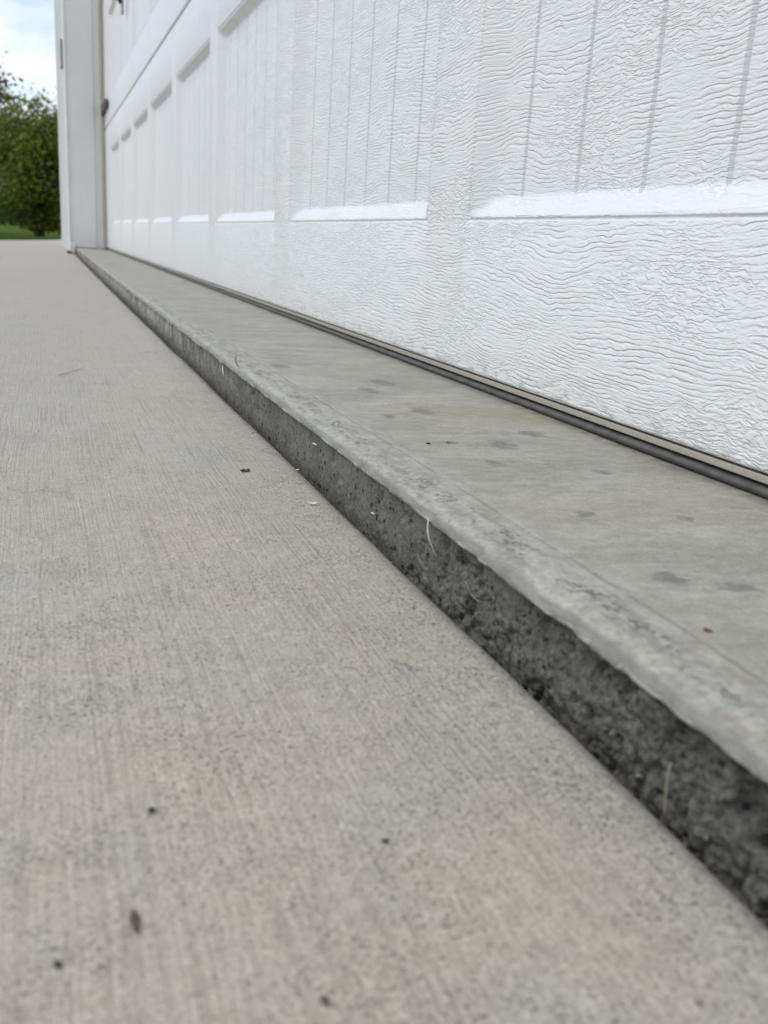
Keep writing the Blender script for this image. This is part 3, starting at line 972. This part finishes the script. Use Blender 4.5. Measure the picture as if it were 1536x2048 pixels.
# directions: centre of the small tree at photo column ~62
tree('garden_tree', 'small bushy green tree with yellowing top standing on the lawn past the driveway', -0.10, 30.0, 4.0, 1.55, 1.55, 1.80, 1.85,
     20000, 0.060, M_LEAF, 11, stems=6, gap=0.40, warm=1.0, cone=0.85)
tree('shade_tree', 'taller dark leaved tree cut off by the left edge behind the bushy one', -3.7, 42.0, 6.9, 2.5, 2.5, 4.5, 2.4,
     9000, 0.10, M_LEAF2, 23, stems=3, gap=0.44, warm=0.6)
tree('young_tree', 'thin sparse tree with few leaves showing beside the white garage wall', 1.35, 38.0, 5.3, 0.9, 0.9, 3.6, 1.7,
     900, 0.07, M_LEAF2, 31, stems=3, gap=0.40, warm=0.2)


# a far-off wood along the horizon, one mass
tx = np.linspace(-170, 60, 460)
th = 3.6 + 3.2 * fbm(tx * 0.10, tx * 0, tx * 0 + 6, 4) + 0.0
P_, F_ = [], []
nl = 26000
li = rng.integers(0, len(tx), nl)
lx = tx[li] + (rng.random(nl) - 0.5) * 1.2
lz = -0.4 + th[li] * rng.random(nl) ** 0.75
ly = 205 + rng.random(nl) * 9 + 4 * np.sin(lx * 0.05)
lr = 0.25 + 0.45 * rng.random(nl)
an = rng.random(nl) * 2 * np.pi
C0 = np.stack([lx, ly, lz], -1)
T1 = np.stack([np.cos(an), 0.5 * rng.random(nl) - 0.25, np.sin(an)], -1) * lr[:, None]
T2 = np.stack([-np.sin(an), 0.8 * rng.random(nl) - 0.4, np.cos(an)], -1) * lr[:, None] * 0.7
QV = np.stack([C0 - T1, C0 - T2, C0 + T1, C0 + T2], 1).reshape(-1, 3)
wood = link_mesh('treeline', QV, np.arange(4 * nl).reshape(-1, 4), M_LEAF2, smooth=False)
set_tint(wood, 1, rng.random(nl), rng.random(nl) * 0.3)
tag(wood, kind='stuff')

# ------------------------------------------------------------------ loose bits lying about
def blade(name, pts, w, mat, label, cat, group=None):
    pts = [Vector(p) for p in pts]
    # resample with a smooth curve
    res = []
    for i in range(len(pts) - 1):
        p0, p1, p2, p3 = pts[max(i - 1, 0)], pts[i], pts[i + 1], pts[min(i + 2, len(pts) - 1)]
        for t in np.linspace(0, 1, 7)[:-1]:
            t = float(t)
            res.append(0.5 * ((2 * p1) + (p2 - p0) * t + (2 * p0 - 5 * p1 + 4 * p2 - p3) * t * t + (3 * p1 - p0 - 3 * p2 + p3) * t ** 3))
    res.append(pts[-1])
    n_ = len(res)
    rad = [w * (0.35 + 0.65 * math.sin(math.pi * min(1, 0.12 + 0.86 * i / (n_ - 1)))) for i in range(n_)]
    c = res[0].copy()
    V_, F_ = tube([r - c for r in res], rad, 6, 0.5)
    o = link_mesh(name, V_, F_, mat)
    o.location = c
    return tag(o, label, cat, group)


def crumb(name, loc, sx, sy, sz, mat, label, cat, group=None, seed=0, rot=0.0):
    """a torn, lumpy scrap: jagged outline, uneven thickness"""
    bm = bmesh.new()
    bmesh.ops.create_icosphere(bm, subdivisions=4, radius=1.0)
    g = np.random.default_rng(seed)
    a = g.random(3) * 40
    co = np.array([v.co[:] for v in bm.verts])
    k = 0.30 + 1.15 * fbm(co[:, 0] * 1.9 + a[0], co[:, 1] * 1.9 + a[1], co[:, 2] * 1.2 + a[2], 4, 0.65)
    k2 = 0.4 + 1.2 * fbm(co[:, 0] * 3 + a[1], co[:, 1] * 3 + a[2], co[:, 2] * 0 + a[0], 3)
    for v, c, q, q2 in zip(bm.verts, co, k, k2):
        v.co = Vector((c[0] * q * sx * 1.15, c[1] * q * sy * 1.15, (c[2] * q2 * 0.6 + 0.42 + 0.25 * c[0] * c[0]) * sz))
    o = bm_obj(name, bm, mat, None, smooth=True)
    o.location = loc
    o.rotation_euler[2] = rot
    return tag(o, label, cat, group)


def chip(name, loc, sx, sy, mat, label, cat, seed=0, rot=0.0, curl=0.5, thick=0.0003):
    """a torn flat scrap with a curled edge"""
    g = np.random.default_rng(seed)
    n_ = 11
    bm = bmesh.new()
    ring = []
    for q in range(n_):
        a = 2 * math.pi * q / n_
        r = 0.55 + 0.6 * g.random()
        ring.append((math.cos(a) * r * sx, math.sin(a) * r * sy))
    lay = []
    for dz in (0.0, thick):
        row = [bm.verts.new((x_, y_, dz + curl * sx * ((x_ / sx) ** 2) * 0.5 + 0.25 * curl * y_)) for x_, y_ in ring]
        mid = bm.verts.new((0, 0, dz))
        lay.append((row, mid))
    for q in range(n_):
        k = (q + 1) % n_
        bm.faces.new((lay[0][0][k], lay[0][0][q], lay[0][1]))
        bm.faces.new((lay[1][0][q], lay[1][0][k], lay[1][1]))
        bm.faces.new((lay[0][0][q], lay[0][0][k], lay[1][0][k], lay[1][0][q]))
    o = bm_obj(name, bm, mat)
    o.location = loc
    o.rotation_euler[2] = rot
    return tag(o, label, cat)


G = 0.0002
blade('straw', [(0.0980, 0.2560, .0012), (0.1010, 0.2525, .0016), (0.1040, 0.2480, .0014), (0.1085, 0.2436, .0010)], 0.00038, M_STRAW,
      'long tan straw lying on the driveway in front of the step', 'straw')
blade('grass_clipping', [(0.1220, 0.5640, .001), (0.1245, 0.5570, .0018), (0.1275, 0.5560, .0022), (0.1310, 0.5460, .0010)], 0.0006, M_STRAW_G,
      'bent greenish grass clipping near the edge of the driveway', 'grass clipping')
blade('grass_clipping', [(0.1392, 0.3275, .0240), (0.1380, 0.3240, .0195), (0.1384, 0.3215, .0160), (0.1395, 0.3195, .0125)], 0.00034, M_STRAW_P,
      'pale yellow grass clipping hanging from the lip of the step', 'grass clipping')
blade('grass_clipping', [(0.1405, 0.2920, .0110), (0.1398, 0.2860, .0090), (0.1400, 0.2800, .0080), (0.1412, 0.2755, .0086)], 0.0002, M_STRAW_G,
      'thin curved grass stem stuck to the dark step face', 'grass clipping')
blade('dry_grass', [(0.1385, 0.1645, -.0040), (0.1384, 0.1650, .0015), (0.1382, 0.1652, .0075), (0.1384, 0.1650, .0105)], 0.00035, M_STRAW,
      'upright dry grass stem in the gap beside the rough near step face', 'grass stem')
blade('twig', [(0.0080, 0.8620, .0012), (0.0200, 0.8850, .0016), (0.0310, 0.9120, .0013)], 0.0004, M_TWIG,
      'thin dark twig lying on the far part of the driveway', 'twig')
blade('grass_clipping', [(0.1385, 0.790, .0215), (0.1375, 0.783, .0175), (0.1385, 0.780, 0.0130)], 0.0005, M_STRAW_P,
      'short pale clipping clinging to the stained far step face', 'grass clipping')
blade('dry_grass', [(0.1425, 0.735, .0265), (0.1405, 0.742, .0310), (0.1412, 0.745, .0360)], 0.0005, M_TWIG,
      'short dark stem standing on the far part of the step lip', 'grass stem')
chip('leaf_chip', (0.1022, 0.5072, G), 0.0030, 0.0030, M_CHIP_D, 'black leaf chip on the driveway beside the greenish clipping', 'leaf chip', seed=1)
chip('leaf_chip', (0.1702, 0.1967, 0.0287), 0.0013, 0.0015, M_CHIP_R, 'reddish brown leaf chip on the smooth step top', 'leaf chip', seed=2, rot=0.5)
def clump(name, loc, r, n_, mat, label, cat, seed):
    """a scatter of tiny grains and fibres stuck together"""
    g = np.random.default_rng(seed)
    bm = bmesh.new()
    for q in range(n_):
        a, d = g.random() * 6.28, abs(g.normal()) * 0.5
        c = Vector((math.cos(a) * d * r, math.sin(a) * d * r * 0.8, 0.00012 + 0.0006 * g.random() * max(0, 1 - d)))
        m = Matrix.Translation(c) @ Matrix.Rotation(g.random() * 6.28, 4, 'Z') @ Matrix.Diagonal((0.0003 + 0.0009 * g.random(), 0.00025 + 0.0003 * g.random(), 0.0002 + 0.0002 * g.random(), 1))
        bmesh.ops.create_icosphere(bm, subdivisions=1, radius=1.0, matrix=m)
    o = bm_obj(name, bm, mat)
    o.location = loc
    return tag(o, label, cat)


clump('dried_debris', (0.1985, 0.4461, 0.0283), 0.0046, 90, M_CHIP_T, 'tan clump of dried debris on the step top', 'debris', 5)
crumb('soil_crumb', (0.1850, 0.4429, 0.0285), 0.0011, 0.0010, 0.0008, M_CHIP_D, 'tiny black crumb beside the tan clump on the step', 'crumb', seed=6)
crumb('seed_husk', (0.0118, 0.1548, G), 0.0007, 0.0030, 0.0008, M_CHIP_B, 'brown blurred seed husk on the near driveway', 'seed husk', seed=7)
crumb('seed_husk', (0.0412, 0.1262, G), 0.0006, 0.0011, 0.0006, M_CHIP_B, 'round brown seed husk at the bottom of the driveway view', 'seed husk', seed=8)
crumb('soil_crumb', (-0.0021, 0.1469, G), 0.0007, 0.0007, 0.0006, M_CHIP_D, 'black crumb on the driveway in the bottom left corner', 'crumb', seed=9)
crumb('soil_crumb', (0.0186, 0.1903, G), 0.0008, 0.0008, 0.0006, M_CHIP_D, 'black crumb on the driveway above the brown blurred seed husk', 'crumb', seed=10)
crumb('soil_crumb', (0.0662, 0.1663, G), 0.0008, 0.0006, 0.0005, M_CHIP_D, 'black crumb on the driveway between husk and step', 'crumb', seed=12)
crumb('dead_leaf', (0.1415, 0.1150, 0.0045), 0.0022, 0.0035, 0.0022, M_CHIP_Y, 'yellow brown dead leaf scrap against the step face at the right edge', 'dead leaf', seed=13)
chip('paper_flake', (0.1224, 0.4369, 0.0001), 0.0026, 0.0010, M_FLAKE, 'long white flake on the driveway near the step', 'flake', seed=14, rot=-0.3)
crumb('paper_flake', (0.1345, 0.5150, -0.0017), 0.0010, 0.0008, 0.0005, M_FLAKE, 'small white flake on the rounded driveway edge', 'flake', seed=15)
crumb('paper_flake', (0.1400, 0.5000, 0.0165), 0.0006, 0.0022, 0.0007, M_FLAKE, 'white flake stuck high on the dark step face', 'flake', seed=16, rot=0.2)
crumb('paper_flake', (0.1402, 0.3960, 0.0060), 0.0006, 0.0018, 0.0006, M_FLAKE, 'white flake stuck low on the dark step face', 'flake', seed=17, rot=0.2)
crumb('dead_leaf', (0.118, 5.02, G), 0.012, 0.016, 0.012, M_CHIP_B, 'brown dead leaf at the foot of the white corner post', 'dead leaf', seed=19)

# crumbs of grit caught along the joint between the driveway and the step
ng = 420
gy_ = 0.09 + rng.random(ng) ** 1.8 * 1.3
side = rng.random(ng)
gx_ = np.where(side < 0.55, NOSE - 0.0012 - np.abs(rng.normal(size=ng)) * 0.004, NOSE + 0.0012)
r2 = np.clip(gx_ - (NOSE - r_n), 0, r_n)
gz_ = np.where(side < 0.55, np.sqrt(np.maximum(r_n ** 2 - r2 ** 2, 0)) - r_n - 0.0006, -0.009)
gs = 0.00012 + 0.00042 * rng.random(ng) ** 2.5
bm = bmesh.new()
for x_, y_, z_, s_ in zip(gx_, gy_, gz_, gs):
    m_ = Matrix.Translation((x_, y_, z_ + s_ * 0.4)) @ Matrix.Rotation(rng.random() * 6.28, 4, 'Z') @ Matrix.Diagonal((s_ * (0.7 + rng.random()), s_ * (0.7 + 1.2 * rng.random()), s_ * 0.8, 1))
    bmesh.ops.create_icosphere(bm, subdivisions=1, radius=1.0, matrix=m_)
tag(bm_obj('grit', bm, simple('joint_grit', (0.13, 0.12, 0.10), 0.9, var=0.6, vscale=900)), kind='stuff')
